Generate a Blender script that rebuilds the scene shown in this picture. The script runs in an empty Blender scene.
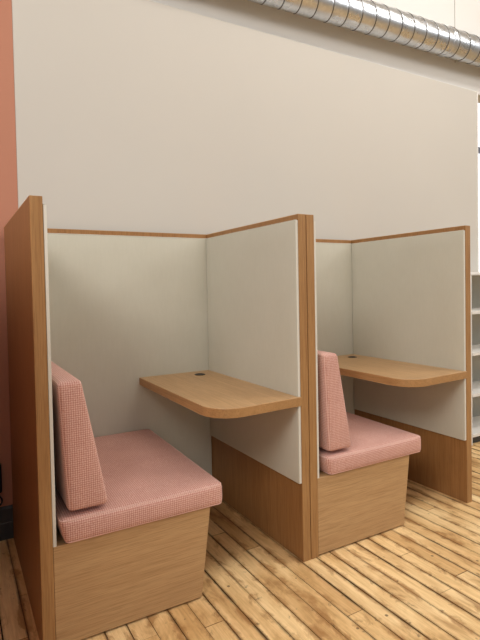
import bpy, bmesh, math, random
from mathutils import Vector, Matrix
random.seed(7)
S = bpy.context.scene
COL = S.collection

# ------------------------------------------------------------------ helpers
def obj(name, bm, mat, parent=None, smooth=False, loc=(0, 0, 0)):
    me = bpy.data.meshes.new(name)
    bmesh.ops.recalc_face_normals(bm, faces=bm.faces[:])
    bm.to_mesh(me); bm.free()
    if smooth:
        for p in me.polygons: p.use_smooth = True
    for m in (mat if isinstance(mat, (list, tuple)) else [mat]): me.materials.append(m)
    o = bpy.data.objects.new(name, me); COL.objects.link(o)
    o.location = loc
    if parent: o.parent = parent
    return o

def empty(name, loc, label=None, cat=None, group=None):
    o = bpy.data.objects.new(name, None); COL.objects.link(o); o.location = loc
    o.empty_display_size = .1
    if label: tag(o, label, cat, group)
    return o

def tag(o, label, cat, group=None):
    o['label'] = label; o['category'] = cat
    if group: o['group'] = group
    return o

def struct(o, label=None):
    o['kind'] = 'structure'
    if label: o['label'] = label
    return o

def add_box(bm, x0, x1, y0, y1, z0, z1, bevel=0, seg=2):
    t = bmesh.new()
    bmesh.ops.create_cube(t, size=1)
    for v in t.verts:
        v.co = Vector((x0 + (v.co.x + .5) * (x1 - x0), y0 + (v.co.y + .5) * (y1 - y0), z0 + (v.co.z + .5) * (z1 - z0)))
    if bevel:
        bmesh.ops.bevel(t, geom=t.edges[:], offset=bevel, segments=seg, profile=.5, affect='EDGES')
    merge(bm, t)

def merge(bm, t):
    me = bpy.data.meshes.new('tmp'); t.to_mesh(me); t.free(); bm.from_mesh(me); bpy.data.meshes.remove(me)

def box(*a, **k):
    bm = bmesh.new(); add_box(bm, *a, **k); return bm

def soft_box(x0, x1, y0, y1, z0, z1, r, n=(26, 26, 10), crown=(0, 0, 0), warp=None):
    """box with fully rounded edges and slightly crowned faces"""
    bm = bmesh.new(); seen = {}
    lo = Vector((x0, y0, z0)); hi = Vector((x1, y1, z1)); c = (lo + hi) / 2; h = (hi - lo) / 2
    def steps(m, half):
        e = [-half, -half + r * .12, -half + r * .3, -half + r * .6, -half + r]
        mid = [-half + r + (2 * half - 2 * r) * k / m for k in range(1, m)]
        return e + mid + [-x for x in reversed(e)]
    st = [steps(n[i], h[i]) for i in range(3)]
    def vert(p):
        k = (round(p[0], 6), round(p[1], 6), round(p[2], 6))
        if k in seen: return seen[k]
        q = Vector([max(-h[i] + r, min(h[i] - r, p[i])) for i in range(3)])
        d = Vector(p) - q
        s = q + d.normalized() * r if d.length > 1e-9 else Vector(p)
        u = [p[i] / h[i] for i in range(3)]
        for i in range(3):
            j, l = (i + 1) % 3, (i + 2) % 3
            s[i] += crown[i] * u[i] * max(0, (1 - u[j] ** 2)) ** .6 * max(0, (1 - u[l] ** 2)) ** .6
        s = s + c
        if warp: s = warp(s)
        seen[k] = bm.verts.new(s); return seen[k]
    for ax in range(3):
        a, b = (ax + 1) % 3, (ax + 2) % 3
        for sgn in (-1, 1):
            for i in range(len(st[a]) - 1):
                for j in range(len(st[b]) - 1):
                    q = []
                    for (ii, jj) in ((i, j), (i + 1, j), (i + 1, j + 1), (i, j + 1)):
                        p = [0, 0, 0]; p[ax] = sgn * h[ax]; p[a] = st[a][ii]; p[b] = st[b][jj]; q.append(vert(p))
                    if len(set(q)) == 4: bm.faces.new(q)
    return bm

def add_tube(bm, pts, r, n=8, closed=False):
    pts = [Vector(p) for p in pts]; rings = []
    N = len(pts)
    for i, p in enumerate(pts):
        if closed: d = pts[(i + 1) % N] - pts[i - 1]
        else: d = pts[min(i + 1, N - 1)] - pts[max(i - 1, 0)]
        d.normalize()
        up = Vector((0, 0, 1)) if abs(d.z) < .9 else Vector((0, 1, 0))
        a = d.cross(up).normalized(); b = d.cross(a).normalized()
        rings.append([bm.verts.new(p + a * r * math.cos(2 * math.pi * k / n) + b * r * math.sin(2 * math.pi * k / n)) for k in range(n)])
    for i in range(N if closed else N - 1):
        A, B = rings[i], rings[(i + 1) % N]
        for k in range(n): bm.faces.new((A[k], A[(k + 1) % n], B[(k + 1) % n], B[k]))
    if not closed:
        bm.faces.new(rings[0]); bm.faces.new(rings[-1])

# ------------------------------------------------------------------ materials
class NT:
    def __init__(s, name):
        s.m = bpy.data.materials.new(name); s.m.use_nodes = True
        s.t = s.m.node_tree; s.b = s.t.nodes['Principled BSDF']
    def n(s, typ, **k):
        x = s.t.nodes.new(typ)
        for a, v in k.items(): setattr(x, a, v)
        return x
    def l(s, a, b): s.t.links.new(a, b)
    def ramp(s, fac, stops):
        r = s.n('ShaderNodeValToRGB'); e = r.color_ramp.elements
        e[0].position = stops[0][0]; e[0].color = (*stops[0][1], 1)
        e[1].position = stops[-1][0]; e[1].color = (*stops[-1][1], 1)
        for p, c in stops[1:-1]:
            q = e.new(p); q.color = (*c, 1)
        s.l(fac, r.inputs[0]); return r.outputs[0]
    def mix(s, a, b, fac, mode='MIX'):
        x = s.n('ShaderNodeMix', data_type='RGBA', blend_type=mode)
        for sock, v in ((x.inputs[0], fac), (x.inputs[6], a), (x.inputs[7], b)):
            if hasattr(v, 'is_output'): s.l(v, sock)
            elif isinstance(v, (tuple, list)): sock.default_value = (*v, 1)
            else: sock.default_value = v
        return x.outputs[2]
    def math(s, op, a, b=0.0, c=0.0):
        x = s.n('ShaderNodeMath', operation=op)
        for i, v in enumerate((a, b, c)):
            if hasattr(v, 'is_output'): s.l(v, x.inputs[i])
            else: x.inputs[i].default_value = v
        return x.outputs[0]
    def bump(s, h, strength=.2, dist=.001):
        b = s.n('ShaderNodeBump'); b.inputs['Strength'].default_value = strength; b.inputs['Distance'].default_value = dist
        s.l(h, b.inputs['Height']); s.l(b.outputs[0], s.b.inputs['Normal'])
    def coords(s, scale, offset_by_object=False):
        tc = s.n('ShaderNodeTexCoord'); mp = s.n('ShaderNodeMapping'); mp.inputs['Scale'].default_value = scale
        src = tc.outputs['Object']
        if offset_by_object:
            oi = s.n('ShaderNodeObjectInfo'); va = s.n('ShaderNodeVectorMath', operation='ADD')
            cx = s.n('ShaderNodeCombineXYZ')
            r = s.math('MULTIPLY', oi.outputs['Random'], 13.0)
            for i in range(3): s.l(r, cx.inputs[i])
            s.l(src, va.inputs[0]); s.l(cx.outputs[0], va.inputs[1]); src = va.outputs[0]
        s.l(src, mp.inputs['Vector']); return mp.outputs[0]
    def noise(s, vec, scale, detail=3, rough=.5, dist=0):
        x = s.n('ShaderNodeTexNoise'); x.inputs['Scale'].default_value = scale; x.inputs['Detail'].default_value = detail
        x.inputs['Roughness'].default_value = rough; x.inputs['Distortion'].default_value = dist
        s.l(vec, x.inputs['Vector']); return x.outputs['Fac']

def wood(name, light, dark, axis, rough=.42):
    """oak veneer, grain running along axis"""
    t = NT(name)
    sc = [1, 1, 1]; fine = [1, 1, 1]
    for i in range(3):
        sc[i] = .09 if i == axis else 1.0
        fine[i] = .02 if i == axis else 1.0
    v1 = t.coords(sc, True); v2 = t.coords(fine, True)
    broad = t.noise(v1, 22, 3, .55, 1.2)
    pores = t.noise(v2, 420, 2, .7)
    mid = t.noise(v2, 110, 3, .6)
    mx = tuple((a + b) / 2 for a, b in zip(light, dark))
    c = t.ramp(broad, [(.30, dark), (.5, mx), (.72, light)])
    p = t.ramp(pores, [(.38, (.66, .60, .54)), (.52, (1, 1, 1))])
    q = t.ramp(mid, [(.3, (.89, .88, .86)), (.62, (1.04, 1.04, 1.04))])
    c = t.mix(c, q, .9, 'MULTIPLY'); c = t.mix(c, p, .6, 'MULTIPLY')
    t.l(c, t.b.inputs['Base Color']); t.b.inputs['Roughness'].default_value = rough
    t.b.inputs['Specular IOR Level'].default_value = .35
    t.bump(pores, .12, .0006)
    return t.m

def plain(name, col, rough=.7, metal=0, var=.04, scale=3, bump=0):
    t = NT(name); v = t.coords((1, 1, 1))
    n = t.noise(v, scale, 4, .55)
    a = tuple(max(0, c * (1 - var)) for c in col); b = tuple(c * (1 + var) for c in col)
    t.l(t.ramp(n, [(.3, a), (.7, b)]), t.b.inputs['Base Color'])
    t.b.inputs['Roughness'].default_value = rough; t.b.inputs['Metallic'].default_value = metal
    if bump: t.bump(t.noise(v, 180, 3), bump, .001)
    return t.m

def fabric_panel():
    t = NT('cream_woven_panel_fabric'); v = t.coords((1, 1, 1))
    sp = t.n('ShaderNodeSeparateXYZ'); t.l(v, sp.inputs[0])
    k = 2 * math.pi / .0028
    sx, sy, sz = [t.math('SINE', t.math('MULTIPLY', sp.outputs[i], k)) for i in range(3)]
    w = t.math('MULTIPLY_ADD', t.math('ADD', t.math('ADD', sx, sy), sz), .16, .5)
    n = t.noise(v, 5, 5, .65)
    thread = t.noise(t.coords((1, 1, .12)), 130, 2, .5)
    c = t.ramp(n, [(.3, (.55, .525, .435)), (.7, (.575, .55, .46))])
    c = t.mix(c, t.ramp(w, [(.2, (.9, .9, .9)), (.8, (1.03, 1.03, 1.03))]), .7, 'MULTIPLY')
    c = t.mix(c, t.ramp(thread, [(.3, (.95, .95, .94)), (.7, (1.02, 1.02, 1.02))]), .35, 'MULTIPLY')
    t.l(c, t.b.inputs['Base Color']); t.b.inputs['Roughness'].default_value = .95
    t.b.inputs['Specular IOR Level'].default_value = .1
    t.bump(w, .25, .0006); return t.m

def fabric_pink():
    t = NT('pink_basket_weave_upholstery'); v = t.coords((1, 1, 1))
    sp = t.n('ShaderNodeSeparateXYZ'); t.l(v, sp.inputs[0])
    pitch = .0074
    k = 2 * math.pi / pitch
    s = [t.math('SINE', t.math('MULTIPLY', sp.outputs[i], k)) for i in range(3)]
    # basket weave on whichever plane the face lies in: product pairs, flat axis drops out near constant
    ge = t.n('ShaderNodeNewGeometry'); tn = t.n('ShaderNodeVectorTransform', vector_type='NORMAL', convert_from='WORLD', convert_to='OBJECT')
    t.l(ge.outputs['Normal'], tn.inputs[0]); ns = t.n('ShaderNodeSeparateXYZ'); t.l(tn.outputs[0], ns.inputs[0])
    wts = [t.math('GREATER_THAN', t.math('ABSOLUTE', ns.outputs[i]), .6) for i in range(3)]
    pairs = [t.math('MULTIPLY', t.math('ADD', s[i], s[j]), .5) for i, j in ((1, 2), (0, 2), (0, 1))]
    acc = t.math('ADD', t.math('ADD', t.math('MULTIPLY', wts[0], pairs[0]), t.math('MULTIPLY', wts[1], pairs[1])), t.math('MULTIPLY', wts[2], pairs[2]))
    w = t.math('MULTIPLY_ADD', acc, .5, .5)
    jit = t.noise(v, 260, 2, .6)
    w2 = t.math('ADD', w, t.math('MULTIPLY_ADD', jit, 1.3, -.65))
    c = t.ramp(w2, [(.0, (.47, .20, .16)), (.5, (.61, .33, .272)), (1.0, (.77, .53, .45))])
    big = t.noise(v, 9, 3, .5)
    c = t.mix(c, t.ramp(big, [(.3, (.93, .92, .92)), (.7, (1.03, 1.03, 1.03))]), .8, 'MULTIPLY')
    t.l(c, t.b.inputs['Base Color']); t.b.inputs['Roughness'].default_value = .95
    t.b.inputs['Specular IOR Level'].default_value = .1
    t.b.inputs['Sheen Weight'].default_value = .15
    t.bump(w2, .35, .0012); return t.m

def floor_mat():
    t = NT('worn_maple_floorboards')
    uv = t.n('ShaderNodeUVMap', uv_map='plank'); at = t.n('ShaderNodeAttribute', attribute_name='tone')
    su = t.n('ShaderNodeSeparateXYZ'); t.l(uv.outputs[0], su.inputs[0])
    ta = t.n('ShaderNodeSeparateColor'); t.l(at.outputs['Color'], ta.inputs[0])
    base = t.ramp(ta.outputs[0], [(0, (.66, .42, .18)), (.2, (.78, .53, .26)), (.55, (.92, .67, .35)), (1, (.98, .76, .44))])
    v = t.coords((1, .06, 1)); vf = t.coords((1, .02, 1)); vo = t.coords((1, 1, 1)); vm = t.coords((1, .35, 1))
    grain = t.noise(v, 60, 4, .6, .8)
    fine = t.noise(vf, 400, 2, .6)
    blot = t.noise(vm, 7, 5, .62, .4)
    base = t.mix(base, t.ramp(grain, [(.3, (.80, .74, .66)), (.6, (1.04, 1.03, 1.02))]), .8, 'MULTIPLY')
    base = t.mix(base, t.ramp(fine, [(.35, (.85, .82, .78)), (.6, (1.03, 1.03, 1.03))]), .5, 'MULTIPLY')
    base = t.mix(base, t.ramp(blot, [(.33, (.48, .34, .22)), (.44, (.86, .78, .68)), (.58, (1.05, 1.04, 1.02))]), .9, 'MULTIPLY')
    # grime creeping in from the board edges
    ed = t.math('ABSOLUTE', t.math('SUBTRACT', su.outputs[0], .5))
    en = t.noise(vm, 26, 4, .65)
    ee = t.math('ADD', t.math('MULTIPLY_ADD', en, .20, -.10), ed)
    grime = t.ramp(ee, [(.40, (0, 0, 0)), (.50, (1, 1, 1))])
    patch = t.ramp(t.noise(vm, 5.5, 3, .5), [(.46, (0, 0, 0)), (.60, (1, 1, 1))])
    gm = t.math('MULTIPLY', t.math('MULTIPLY', grime, t.math('MULTIPLY_ADD', patch, .75, .25)), .85)
    base = t.mix(base, (.10, .055, .025), gm)
    # amber and brown stains soaked in along the gaps
    rn = t.noise(t.coords((1, .5, 1)), 13, 6, .7, .6)
    rm = t.ramp(t.math('ADD', rn, t.math('MULTIPLY', ed, .34)), [(.62, (0, 0, 0)), (.74, (1, 1, 1))])
    base = t.mix(base, (.36, .17, .055), t.math('MULTIPLY', rm, .7))
    rn2 = t.noise(t.coords((1, .7, 1)), 34, 5, .7, .3)
    rm2 = t.ramp(t.math('ADD', rn2, t.math('MULTIPLY', ed, .22)), [(.68, (0, 0, 0)), (.76, (1, 1, 1))])
    base = t.mix(base, (.12, .06, .025), t.math('MULTIPLY', rm2, .65))
    # small dark nail marks and knots
    vo2 = t.n('ShaderNodeTexVoronoi'); vo2.inputs['Scale'].default_value = 15; t.l(vo, vo2.inputs['Vector'])
    sz = t.n('ShaderNodeSeparateColor'); t.l(vo2.outputs['Color'], sz.inputs[0])
    thr = t.math('MULTIPLY', t.math('POWER', sz.outputs[0], 4), .10)
    spot = t.math('LESS_THAN', vo2.outputs['Distance'], thr)
    base = t.mix(base, (.09, .045, .02), t.math('MULTIPLY', spot, .75))
    t.l(base, t.b.inputs['Base Color'])
    t.l(t.ramp(blot, [(.3, (.62,) * 3), (.7, (.42,) * 3)]), t.b.inputs['Roughness'])
    t.b.inputs['Specular IOR Level'].default_value = .35
    t.bump(grain, .1, .001)
    return t.m

def duct_mat():
    t = NT('galvanised_steel'); v = t.coords((1, 1, 1))
    sp = t.n('ShaderNodeTexVoronoi'); sp.inputs['Scale'].default_value = 60; t.l(v, sp.inputs['Vector'])
    sc = t.n('ShaderNodeSeparateColor'); t.l(sp.outputs['Color'], sc.inputs[0])
    n = t.noise(v, 8, 3)
    c = t.ramp(sc.outputs[0], [(0, (.60, .62, .65)), (1, (.68, .705, .74))])
    t.l(c, t.b.inputs['Base Color']); t.b.inputs['Metallic'].default_value = .95
    t.l(t.ramp(n, [(.3, (.24,) * 3), (.7, (.32,) * 3)]), t.b.inputs['Roughness'])
    t.bump(n, .06, .002)
    return t.m

M = {}
M['oak_v'] = wood('oak_vertical_grain', (.52, .295, .125), (.40, .21, .085), 2)
M['oak_side'] = wood('oak_panel_face', (.36, .18, .066), (.31, .15, .052), 2)  # darker oak, part of the shade on the low side faces is in this colour
M['oak_x'] = wood('oak_bench_grain', (.53, .335, .165), (.485, .295, .14), 0)
M['oak_y'] = wood('oak_desk_grain', (.56, .345, .168), (.50, .295, .135), 1, .34)
M['edge'] = wood('oak_edge_band', (.43, .235, .092), (.36, .185, .068), 2)
M['lip'] = wood('oak_lipping', (.47, .265, .11), (.40, .215, .083), 1)
M['pad'] = fabric_panel()
M['lit_rim'] = plain('lit_pad_edge', (.70, .675, .60), .9, var=.02, scale=60)  # paler than the pad fabric, so the edge highlight is in the colour
M['pink'] = fabric_pink()
M['seam'] = plain('pink_seam_thread', (.74, .46, .39), .95, var=.08, scale=200)
M['wall'] = plain('warm_white_paint', (.575, .54, .485), .85, var=.012, scale=1.2, bump=.04)
M['wall_up'] = plain('white_painted_board', (.74, .72, .685), .8, var=.01, scale=2)
M['terra'] = plain('terracotta_paint', (.47, .205, .130), .85, var=.02, scale=2, bump=.04)
M['base'] = plain('dark_grey_gloss_baseboard', (.045, .048, .05), .45, var=.15, scale=10)
M['black'] = plain('black_plastic', (.012, .012, .013), .4, var=.1)
M['shelf'] = plain('white_laminate', (.84, .83, .80), .5, var=.01)
M['shelf_back'] = plain('wall_shade_tone', (.40, .38, .32), .7, var=.02)  # wall tone with its shade mixed into the colour
M['gap'] = plain('dark_floor_gap', (.010, .005, .003), .9, var=.3, scale=30)
M['shade'] = plain('shadow_line_dark', (.05, .03, .018), .9)
M['floor'] = floor_mat()
M['duct'] = duct_mat()
M['duct_seam'] = plain('dark_lock_seam', (.16, .155, .15), .5, .8, var=.1)
M['ceil'] = plain('white_ceiling_paint', (.78, .76, .72), .85, var=.01)
M['frame'] = plain('white_window_frame', (.8, .8, .8), .5, var=.03)
M['transom'] = plain('grey_blue_transom', (.30, .33, .42), .5, var=.03)
def glass():
    t = NT('glowing_window_glass'); t.b.inputs['Base Color'].default_value = (1, 1, 1, 1)
    t.b.inputs['Transmission Weight'].default_value = 1; t.b.inputs['Roughness'].default_value = 0
    t.b.inputs['IOR'].default_value = 1.05
    t.b.inputs['Emission Color'].default_value = (.95, .97, 1, 1); t.b.inputs['Emission Strength'].default_value = .8  # the pane itself glows, standing in for blown-out daylight outside
    v = t.coords((1, 1, 1)); t.l(t.ramp(t.noise(v, 3), [(.3, (.96, .97, .98)), (.7, (1, 1, 1))]), t.b.inputs['Base Color'])
    return t.m
M['glass'] = glass()

# ------------------------------------------------------------------ setting
YW = .927                       # face of the low wall behind the booths
X0, X1, Y0, Y1, ZC = -1.95, 7.2, -4.2, 4.2, 4.4

def build_floor():
    bm = bmesh.new(); uvl = bm.loops.layers.uv.new('plank'); cl = bm.loops.layers.float_color.new('tone')
    def quad(co, uvs, tone, mi):
        f = bm.faces.new([bm.verts.new(c) for c in co]); f.material_index = mi
        for lp, u in zip(f.loops, uvs): lp[uvl].uv = u; lp[cl] = (tone, tone, tone, 1)
    quad([(X0 - .2, Y0, -.011), (X1, Y0, -.011), (X1, Y1, -.011), (X0 - .2, Y1, -.011)], [(0, 0)] * 4, 0, 1)
    P = .0775; k0 = math.floor((X0 - .1 + .0475) / P); k1 = math.ceil((X1 + .0475) / P)
    fixed = {-2: [.215], -1: [-.37, 1.6], -7: [-.155], 6: [-.41], 3: [-.9], -3: [-.52], 0: [-.95], 1: [-1.0], 2: [-1.1], -4: [-.75], -5: [-.8, .75], -6: [-.9], 4: [-1.2], 5: [.62]}
    gaps = {}
    for k in range(k0, k1 + 1): gaps[k] = random.choice([.002, .0028, .0034, .0042, .0052, .0066])
    for k in range(k0, k1):
        a = k * P - .0475 + gaps[k] / 2; b = (k + 1) * P - .0475 - gaps[k + 1] / 2
        if k in fixed:
            cuts = list(fixed[k]); y = min(cuts)
            while y > Y0: y -= random.uniform(.7, 1.7); cuts.append(y)
            y = max(fixed[k])
            while y < Y1: y += random.uniform(.7, 1.7); cuts.append(y)
        else:
            cuts = []; y = Y0 - random.uniform(0, 1)
            while y < Y1: cuts.append(y); y += random.uniform(.8, 2.1)
            cuts.append(y)
        cuts = sorted(max(Y0, min(Y1, c)) for c in cuts); cuts = [Y0] + cuts + [Y1]
        for c, d in zip(cuts[:-1], cuts[1:]):
            if d - c < .02: continue
            tone = min(1, max(0, random.gauss(.55, .22))); z = random.uniform(-.0008, 0)
            jg = random.choice([.0008, .0014, .0018]); c += jg; d -= jg; off = random.uniform(0, 9)
            top = [(a, c, z), (b, c, z), (b, d, z), (a, d, z)]; uvs = [(0, off), (1, off), (1, off + d - c), (0, off + d - c)]
            quad(top, uvs, tone, 0)
            for i in range(4):
                p, q = top[i], top[(i + 1) % 4]
                quad([p, q, (q[0], q[1], -.011), (p[0], p[1], -.011)], [(0, 0)] * 4, tone * .4, 0)
    return bm
fl = struct(obj('floor', build_floor(), [M['floor'], M['gap']]), 'worn light maple strip floorboards with dark gaps and nail marks')

struct(obj('wall_back', box(-1.034, 2.51, YW, YW + .13, 0, 2.778, bevel=.003), M['wall']), 'low warm white wall behind the booths')
struct(obj('wall_back_upper', box(X0 - .15, 5.0, YW + .03, YW + .16, 2.7785, ZC), M['wall_up']), 'white board wall above the ledge behind the round duct')
struct(obj('wall_accent', box(X0 - .15, -1.0345, YW, YW + .13, 0, 2.778), M['terra']), 'terracotta painted wall left of the booths')
struct(obj('light_blocker_left', box(-1.62, -1.54, -.75, YW, 0, 1.6), M['terra']))  # unseen low partition, added to block light and redden the bounce at left
bm = bmesh.new(); add_box(bm, 2.265, 2.2685, YW + .0265, YW + .03, 2.98, ZC)
struct(obj('trim_1', bm, plain('board_joint', (.42, .40, .37), .8)), 'thin dark joint between the white boards')
struct(obj('trim_2', box(2.497, 2.5135, YW - .003, YW, .16, 2.778), M['wall_up']), 'pale corner strip at the end of the wall')
def baseboard(name, x0, x1):
    bm = bmesh.new()
    pr = [(0, 0), (-.016, 0), (-.016, .079), (-.012, .083), (-.012, .088), (-.014, .090), (-.013, .146), (-.006, .156), (0, .158)]
    for xa in (x0, x1): pass
    A = [bm.verts.new((x0, YW + y, z)) for y, z in pr]; B = [bm.verts.new((x1, YW + y, z)) for y, z in pr]
    for i in range(len(pr)):
        j = (i + 1) % len(pr); bm.faces.new((A[i], A[j], B[j], B[i]))
    bm.faces.new(A); bm.faces.new(B)
    return struct(obj(name, bm, M['base']), 'dark grey stepped baseboard')
baseboard('baseboard_left', X0, -1.1)
baseboard('baseboard_right', 1.11, 2.51)
struct(obj('ceiling', box(X0 - .15, X1, Y0, Y1, ZC, ZC + .1), M['ceil']))

# far wall with a bright window, seen past the end of the low wall
WX0, WX1, WZ0, WZ1, YF = 4.6, 7.0, 1.0, 4.3, 3.5
bm = bmesh.new()
add_box(bm, 2.4, WX0, YF, YF + .15, 0, ZC); add_box(bm, WX1, X1, YF, YF + .15, 0, ZC)
add_box(bm, WX0, WX1, YF, YF + .15, 0, WZ0); add_box(bm, WX0, WX1, YF, YF + .15, WZ1, ZC)
struct(obj('wall_far', bm, M['wall_up']))
bm = bmesh.new()
add_box(bm, WX0, WX1, YF + .03, YF + .09, WZ0, WZ0 + .05); add_box(bm, WX0, WX1, YF + .03, YF + .09, WZ1 - .05, WZ1)
add_box(bm, WX0, WX0 + .05, YF + .03, YF + .09, WZ0, WZ1); add_box(bm, WX1 - .05, WX1, YF + .03, YF + .09, WZ0, WZ1)
add_box(bm, 5.5, 5.55, YF + .03, YF + .09, WZ0, WZ1)
w = struct(obj('window_1', bm, M['frame']), 'tall bright window beyond the end of the wall')
obj('transom', box(WX0 + .04, WX1 - .04, YF + .02, YF + .095, 3.33, 3.43), M['transom'], w)
gl = obj('window_pane', box(WX0 + .04, WX1 - .04, YF + .055, YF + .06, WZ0 + .04, WZ1 - .04), M['glass'], w)

# ------------------------------------------------------------------ booth
W, D, T, H = 1.1015, .897, .0408, 1.5
TB = .018
PADC = .013
def make_booth(desk_width):
    root = empty('study_booth', (0, 0, 0))
    for side in (0, 1):
        x0 = 0.0005 if side == 0 else W - T
        x1 = T if side == 0 else W - .0005
        p = obj('side_panel', box(x0, x1, 0, D, .0, H, bevel=.0015), M['oak_side'], root)
        # solid edge band on the front and the top
        bm = bmesh.new()
        add_box(bm, x0 + .0004, x1 - .0004, -.0025, .0005, .0, H + .0005, bevel=.0008, seg=1)
        obj('edge_band', bm, M['edge'], p)
        bm = bmesh.new(); add_box(bm, x0 + .0004, x1 - .0004, .0005, D, H - .0005, H + .0015)
        obj('top_edge_band', bm, M['oak_y'], p)
        a, b = (x1, x1 + PADC) if side == 0 else (x0 - PADC, x0)
        zb = .341
        q = obj('upholstered_pad', soft_box(a, b, .002, D - TB - .014, zb, H - .024, .0055, n=(1, 12, 16)), M['pad'], p, smooth=True)
        bm = bmesh.new()
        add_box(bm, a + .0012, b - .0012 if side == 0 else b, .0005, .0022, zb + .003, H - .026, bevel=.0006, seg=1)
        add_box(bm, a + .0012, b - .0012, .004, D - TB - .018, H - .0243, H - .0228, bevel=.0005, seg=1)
        obj('pad_edge_highlight', bm, M['lit_rim'], q)  # thin pale strips painting in the light caught by the pad edges
    bp = obj('back_panel', box(T, W - T, D - TB, D, 0, H, bevel=.001), M['oak_side'], root)
    obj('top_edge_band', box(T, W - T, D - TB, D, H - .0005, H + .0015), M['oak_x'], bp)
    bq = obj('upholstered_pad', soft_box(T + .001, W - T - .001, D - TB - PADC, D - TB, .02, H - .024, .0055, n=(14, 1, 16)), M['pad'], bp, smooth=True)
    obj('pad_edge_highlight', box(T + .006, W - T - .006, D - TB - PADC - .0008, D - TB - .001, H - .0255, H - .0228, bevel=.0005, seg=1), M['lit_rim'], bq)  # same painted highlight along the top of the back pad
    # bench box, tapering inwards to the floor on its open side
    bm = bmesh.new()
    add_box(bm, T + .0005, .620, -.001, D - TB - PADC - .001, .007, .348, bevel=.0015, seg=1)
    for v in bm.verts:
        if v.co.x > .4: v.co.x -= .044 * (1 - (v.co.z - .007) / .343)
    be = obj('bench_base', bm, M['oak_x'], root)
    obj('shadow_line_plinth', box(T + .001, .565, .022, D - .06, 0, .007), M['shade'], be)  # recessed strip, coloured dark to draw the shadow line at the floor
    # desk with a rounded outer corner
    dx0, dx1, dy0, dy1, z0, z1, R = W - T - desk_width, W - T - .0005, -.026, D - TB - .002, .681, .7205, .125
    pts = [(dx1, -.006), (dx1, dy1), (dx0, dy1)]
    for k in range(0, 25):
        a = math.pi + (math.pi / 2) * k / 24
        pts.append((dx0 + R + R * math.cos(a), dy0 + R + R * math.sin(a)))
    bm = bmesh.new()
    f = bm.faces.new([bm.verts.new((x, y, z0)) for x, y in pts])
    g = bmesh.ops.extrude_face_region(bm, geom=[f])
    for v in g['geom']:
        if isinstance(v, bmesh.types.BMVert): v.co.z = z1
    hor = [e for e in bm.edges if abs(e.verts[0].co.z - e.verts[1].co.z) < 1e-6]
    bmesh.ops.bevel(bm, geom=hor, offset=.0025, segments=2, profile=.5, affect='EDGES')
    dk = obj('desk_top', bm, M['oak_y'], root)
    bm = bmesh.new(); n_ = len(pts); loop = [pts[2]] + pts[3:] + [pts[0]]
    def off(i, d):
        a = Vector(loop[max(i - 1, 0)]); b = Vector(loop[min(i + 1, len(loop) - 1)]); t_ = (b - a).normalized(); nn = Vector((t_.y, -t_.x))
        p_ = Vector(loop[i]); 
        if (p_ - nn - Vector((W, D))).length > (p_ + nn - Vector((W, D))).length: nn = -nn
        return p_ + nn * -d
    A = []; B = []
    for i in range(len(loop)):
        o_ = off(i, -.0006); A.append(bm.verts.new((o_.x, o_.y, z0 + .003))); B.append(bm.verts.new((o_.x, o_.y, z1 - .003)))
    for i in range(len(loop) - 1): bm.faces.new((A[i], A[i + 1], B[i + 1], B[i]))
    obj('edge_lipping', bm, M['lip'], dk, smooth=True)
    # cable grommet
    bm = bmesh.new(); cx, cy = W - .160, .755
    prof = [(.029, 0), (.030, .0015), (.027, .003), (.021, .003), (.0195, .001), (0, .0008)]
    rings = []
    for r, z in prof:
        if r == 0: rings.append([bm.verts.new((cx, cy, z1 + z))])
        else: rings.append([bm.verts.new((cx + r * math.cos(2 * math.pi * k / 32), cy + r * math.sin(2 * math.pi * k / 32), z1 + z)) for k in range(32)])
    for A, B in zip(rings[:-1], rings[1:]):
        for k in range(32):
            if len(B) == 1: bm.faces.new((A[k], A[(k + 1) % 32], B[0]))
            else: bm.faces.new((A[k], A[(k + 1) % 32], B[(k + 1) % 32], B[k]))
    obj('cable_grommet', bm, M['black'], dk, smooth=True)
    return root

def copy_tree(o, parent=None):
    c = o.copy(); COL.objects.link(c)
    if parent: c.parent = parent
    for ch in list(o.children): copy_tree(ch, c)
    return c

G = 'oak study booths in a row against the wall'
booth = make_booth(.425); booth2 = make_booth(.468)
booth.location = (-1.1035, 0, 0)
booth2.location = (0, 0, 0)
tag(booth, 'large oak study booth nearest the camera beside the terracotta wall, bench and desk inside', 'study booth', G)
tag(booth2, 'oak study booth farther right beside the white shelf unit, bench and desk inside', 'study booth', G)

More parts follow.
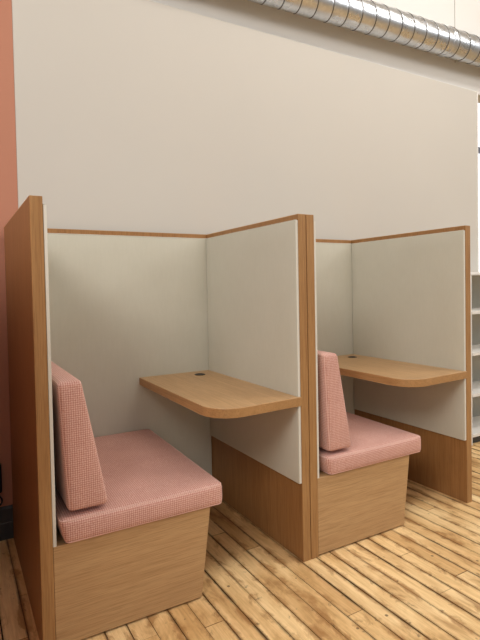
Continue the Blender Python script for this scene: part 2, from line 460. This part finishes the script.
# cushions
SX0, SX1, SY0, SY1 = .060, .672, -.014, D - TB - PADC - .001
SZ0, SZ1 = .349, .434
def make_seat():
    root = empty('seat_cushion', (0, 0, 0))
    def warp(p):
        # settle slightly where the backrest presses; left end squashed in at the bottom
        if p.z < SZ0: p.z = SZ0
        p.z += .008 * max(0, p.y) / .85 * (p.z - SZ0) / (SZ1 - SZ0)
        p.x += .012 * max(0, p.y) / .85 * (p.x - SX0) / (SX1 - SX0)
        if p.x < .2: p.x += .02 * (1 - (p.z - SZ0) / (SZ1 - SZ0)) * (.2 - p.x) / .14
        p.z -= .004 * math.exp(-((p.x - .40) / .14) ** 2 - ((p.y - .35) / .3) ** 2) if p.z > .40 else 0
        return p
    obj('cushion_body', soft_box(SX0, SX1, SY0, SY1, SZ0, SZ1, .019, n=(22, 26, 4), crown=(.006, .006, .006), warp=warp), M['pink'], root, smooth=True)
    for z in (SZ1 - .006, SZ0 + .006):
        bm = bmesh.new(); r = .018; e = .0035 if z > .4 else .0035
        pts = []
        for cx, cy, a0 in ((SX1 - r - e, SY0 + r + e, -90), (SX1 - r - e, SY1 - r - e, 0), (SX0 + r + e, SY1 - r - e, 90), (SX0 + r + e, SY0 + r + e, 180)):
            for k in range(7):
                a = math.radians(a0 + 15 * k); pts.append(Vector((cx + r * math.cos(a), cy + r * math.sin(a), z)))
        q = []
        for i, p in enumerate(pts):
            n = pts[(i + 1) % len(pts)]
            m = max(1, int((n - p).length / .04))
            for j in range(m): q.append(warp(p.lerp(n, j / m)))
        add_tube(bm, q, .0022, 6, closed=True)
        obj('seam', bm, M['seam'], root, smooth=True)
    return root
BZ0, BZ1 = .452, .890
def make_back():
    root = empty('back_cushion', (0, 0, 0))
    def warp(p):
        t = (p.z - BZ0) / (BZ1 - BZ0)
        L = .093 * (1 - t) + .069 * t; Rr = .230 * (1 - t) + .147 * t
        u = (p.x - .1) / .1
        p.x = L + u * (Rr - L)
        return p
    ys0, ys1 = -.004, D - TB - PADC - .006
    body = soft_box(.1, .2, ys0, ys1, BZ0, BZ1, .014, n=(5, 22, 14), crown=(.004, .005, .005), warp=warp)
    obj('cushion_body', body, M['pink'], root, smooth=True)
    for u in (.045, .955):
        bm = bmesh.new(); r = .012; e = .004; pts = []
        zlo, zhi, a_, b_ = BZ0 + e, BZ1 - e, ys0 + e, ys1 - e
        for cy, cz, a0 in ((b_ - r, zlo + r, -90), (b_ - r, zhi - r, 0), (a_ + r, zhi - r, 90), (a_ + r, zlo + r, 180)):
            for k in range(5):
                a = math.radians(a0 + 22.5 * k); pts.append(Vector((.1 + .1 * u, cy + r * math.cos(a), cz + r * math.sin(a))))
        q = []
        for i, p in enumerate(pts):
            n = pts[(i + 1) % len(pts)]; m = max(1, int((n - p).length / .04))
            for j in range(m): q.append(warp(p.lerp(n, j / m)))
        add_tube(bm, q, .002, 6, closed=True)
        obj('seam', bm, M['seam'], root, smooth=True)
    return root
seat = make_seat(); back = make_back()
seat2 = copy_tree(seat); back2 = copy_tree(back)
seat.location = back.location = (-1.1035, 0, 0)
seat2.location = (.026, 0, 0); back2.location = (.016, 0, 0)
tag(seat, 'pink woven flat seat cushion on the bench of the nearer left booth', 'seat cushion', 'pink seat cushions')
tag(seat2, 'pink woven flat seat cushion on the bench of the farther right booth', 'seat cushion', 'pink seat cushions')
tag(back, 'pink woven wedge back cushion leaning upright in the nearer left booth', 'back cushion', 'pink back cushions')
tag(back2, 'pink woven wedge back cushion leaning upright in the farther right booth', 'back cushion', 'pink back cushions')

# ------------------------------------------------------------------ spiral duct
DY, DZ, DR = .83, 3.035, .1
dx0, dx1 = -.6, 6.0
duct = empty('spiral_duct', (0, DY, DZ), 'round galvanised spiral steel air duct running along the white wall above the booths', 'air duct')
def duct_body(x0, x1):
    """smooth tube with a narrow raised lock seam winding around it"""
    bm = bmesh.new(); pitch = .122; n = 64
    offs = [0, .0012, .0030, .0052, .0070, .0082, .0115, .014, .06, .108, .1115, .119]
    hts = [-.0014, .0010, .0018, .0018, .0010, -.0014, -.0002, 0, 0, 0, 0, -.0003]
    xs = []; k = 0
    while x0 + k * pitch < x1:
        for j, (o, h) in enumerate(zip(offs, hts)): xs.append((x0 + k * pitch + o, h, 1 if j < 5 else 0))
        k += 1
    rings = []
    for x, h, m in xs:
        rings.append([bm.verts.new((x + pitch * i / n, (DR + h) * math.cos(2 * math.pi * i / n), (DR + h) * math.sin(2 * math.pi * i / n))) for i in range(n + 1)])
    for A, B, q in zip(rings[:-1], rings[1:], xs):
        for i in range(n):
            f = bm.faces.new((A[i], A[i + 1], B[i + 1], B[i])); f.material_index = q[2]
    return bm
obj('duct_section', duct_body(dx0, dx1), [M['duct'], M['duct_seam']], duct, smooth=True)
def ring(xc, w, r):
    bm = bmesh.new(); pr = [(-w, DR), (-w, r), (-w * .6, r + .002), (-w * .3, r - .001), (w * .3, r - .001), (w * .6, r + .002), (w, r), (w, DR)]
    R_ = [[bm.verts.new((xc + x, rr * math.cos(2 * math.pi * i / 48), rr * math.sin(2 * math.pi * i / 48))) for i in range(48)] for x, rr in pr]
    for A, B in zip(R_[:-1], R_[1:]):
        for i in range(48): bm.faces.new((A[i], A[(i + 1) % 48], B[(i + 1) % 48], B[i]))
    return bm
obj('coupling_ring', ring(1.985, .014, DR + .004), M['duct'], duct, smooth=True)
for x in (-.3, 3.2):     # hanger straps up to the ceiling, outside the photo's view
    bm = ring(x, .012, DR + .006); add_box(bm, x - .012, x + .012, -.002, .002, DR, ZC - DZ + .06)
    obj('hanger_strap', bm, M['duct'], duct)

duct.rotation_euler = (0, -.02, 0); duct.location.z = DZ - 2.15 * .02

# ------------------------------------------------------------------ white shelf unit
su = empty('shelf_unit', (1.942, .60, 0), 'white open shelf unit with empty shelves right of the farther booth', 'shelf unit')
SW, SD, SH = .95, .315, 1.252
for x in (0, SW - .016):
    obj('side_panel', box(x, x + .016, 0, SD, 0, SH, bevel=.001), M['shelf'], su)
for z in (.078, .375, .68, .985):
    obj('shelf', box(.022, SW - .022, .0, SD - .008, z - .022, z, bevel=.001), M['shelf'], su)
obj('top_board', box(-.004, SW + .004, -.004, SD, SH, SH + .02, bevel=.001), M['shelf'], su)
obj('shaded_wall_board', box(.022, SW - .022, SD - .008, SD, .06, SH), M['shelf_back'], su)  # added board standing in for the shaded wall behind the shelves
obj('kick_board', box(.022, SW - .022, .03, .045, 0, .06), M['base'], su)

# ------------------------------------------------------------------ wall adapter at left edge
ad = empty('power_adapter', (-1.20, YW, .30), 'black power adapter plugged into the terracotta wall above the baseboard', 'power adapter')
obj('adapter_body', soft_box(-.05, .053, -.045, 0, -.062, .075, .010, n=(3, 3, 3)), M['black'], ad, smooth=True)
bm = bmesh.new(); pts = []
for k in range(31):
    a = math.pi * 1.9 * k / 30 - math.pi * .2
    pts.append((.022 - .030 * math.cos(a) * (1 if k < 20 else 1.0), -.02, -.105 - .028 * math.sin(a) * 1.0))
pts = [(.0, -.02, -.055), (-.004, -.02, -.08)] + pts
add_tube(bm, pts, .0045, 8)
obj('cord', bm, M['black'], ad, smooth=True)

# ------------------------------------------------------------------ light
def area(name, loc, rot, sx, sy, e, col):
    l = bpy.data.lights.new(name, 'AREA'); l.shape = 'RECTANGLE'; l.size = sx; l.size_y = sy; l.energy = e; l.color = col
    o = bpy.data.objects.new(name, l); COL.objects.link(o); o.location = loc; o.rotation_euler = rot; return o
R = math.radians
def aimed(name, loc, tgt, sx, sy, e, col):
    o = area(name, loc, (0, 0, 0), sx, sy, e, col)
    o.rotation_euler = (Vector(tgt) - Vector(loc)).to_track_quat('-Z', 'Y').to_euler()
aimed('ceiling_light_middle', (1.3, -.9, 4.3), (1.2, .9, .6), 3.4, .5, 58, (1, .97, .93))
aimed('ceiling_light_left', (-3.6, -2.4, 3.7), (.4, .4, .9), 2.0, 1.4, 108, (1, .965, .92))
aimed('ceiling_light_right', (4.2, -2.4, 4.2), (1.5, .3, .4), 1.8, 1.8, 95, (1, .98, .95))

wd = bpy.data.worlds.new('World'); S.world = wd; wd.use_nodes = True
nt = wd.node_tree; bg = nt.nodes['Background']
tc = nt.nodes.new('ShaderNodeTexCoord'); sp = nt.nodes.new('ShaderNodeSeparateXYZ'); rp = nt.nodes.new('ShaderNodeValToRGB')
nt.links.new(tc.outputs['Generated'], sp.inputs[0])
ad_ = nt.nodes.new('ShaderNodeMath'); ad_.operation = 'MULTIPLY_ADD'; ad_.inputs[1].default_value = .5; ad_.inputs[2].default_value = .5
nt.links.new(sp.outputs[2], ad_.inputs[0]); nt.links.new(ad_.outputs[0], rp.inputs[0])
e = rp.color_ramp.elements
e[0].position = .40; e[0].color = (.45, .38, .30, 1); e[1].position = .60; e[1].color = (.92, .96, 1.0, 1)
nt.links.new(rp.outputs[0], bg.inputs['Color']); bg.inputs['Strength'].default_value = .62

S.view_settings.view_transform = 'Standard'; S.view_settings.look = 'None'
S.view_settings.exposure = 0.0

# ------------------------------------------------------------------ camera
yaw, pit, rol = .5207622, -.02773167, -.01923465
f = Vector((math.sin(yaw) * math.cos(pit), math.cos(yaw) * math.cos(pit), math.sin(pit)))
rt = Vector((math.cos(yaw), -math.sin(yaw), 0)); up = rt.cross(f)
r2 = rt * math.cos(rol) + up * math.sin(rol); u2 = -rt * math.sin(rol) + up * math.cos(rol)
cam = bpy.data.cameras.new('camera'); co = bpy.data.objects.new('camera', cam); COL.objects.link(co)
cam.sensor_fit = 'VERTICAL'; cam.sensor_height = 36; cam.lens = 501.829 / 640 * 36
cam.shift_y = (301.03 - 320) / 640
cam.clip_start = .05; cam.clip_end = 100
mw = Matrix.Identity(4)
for i in range(3):
    mw[i][0] = r2[i]; mw[i][1] = u2[i]; mw[i][2] = -f[i]
mw[0][3], mw[1][3], mw[2][3] = -1.326308, -1.731092, 1.194924
co.matrix_world = mw
S.camera = co
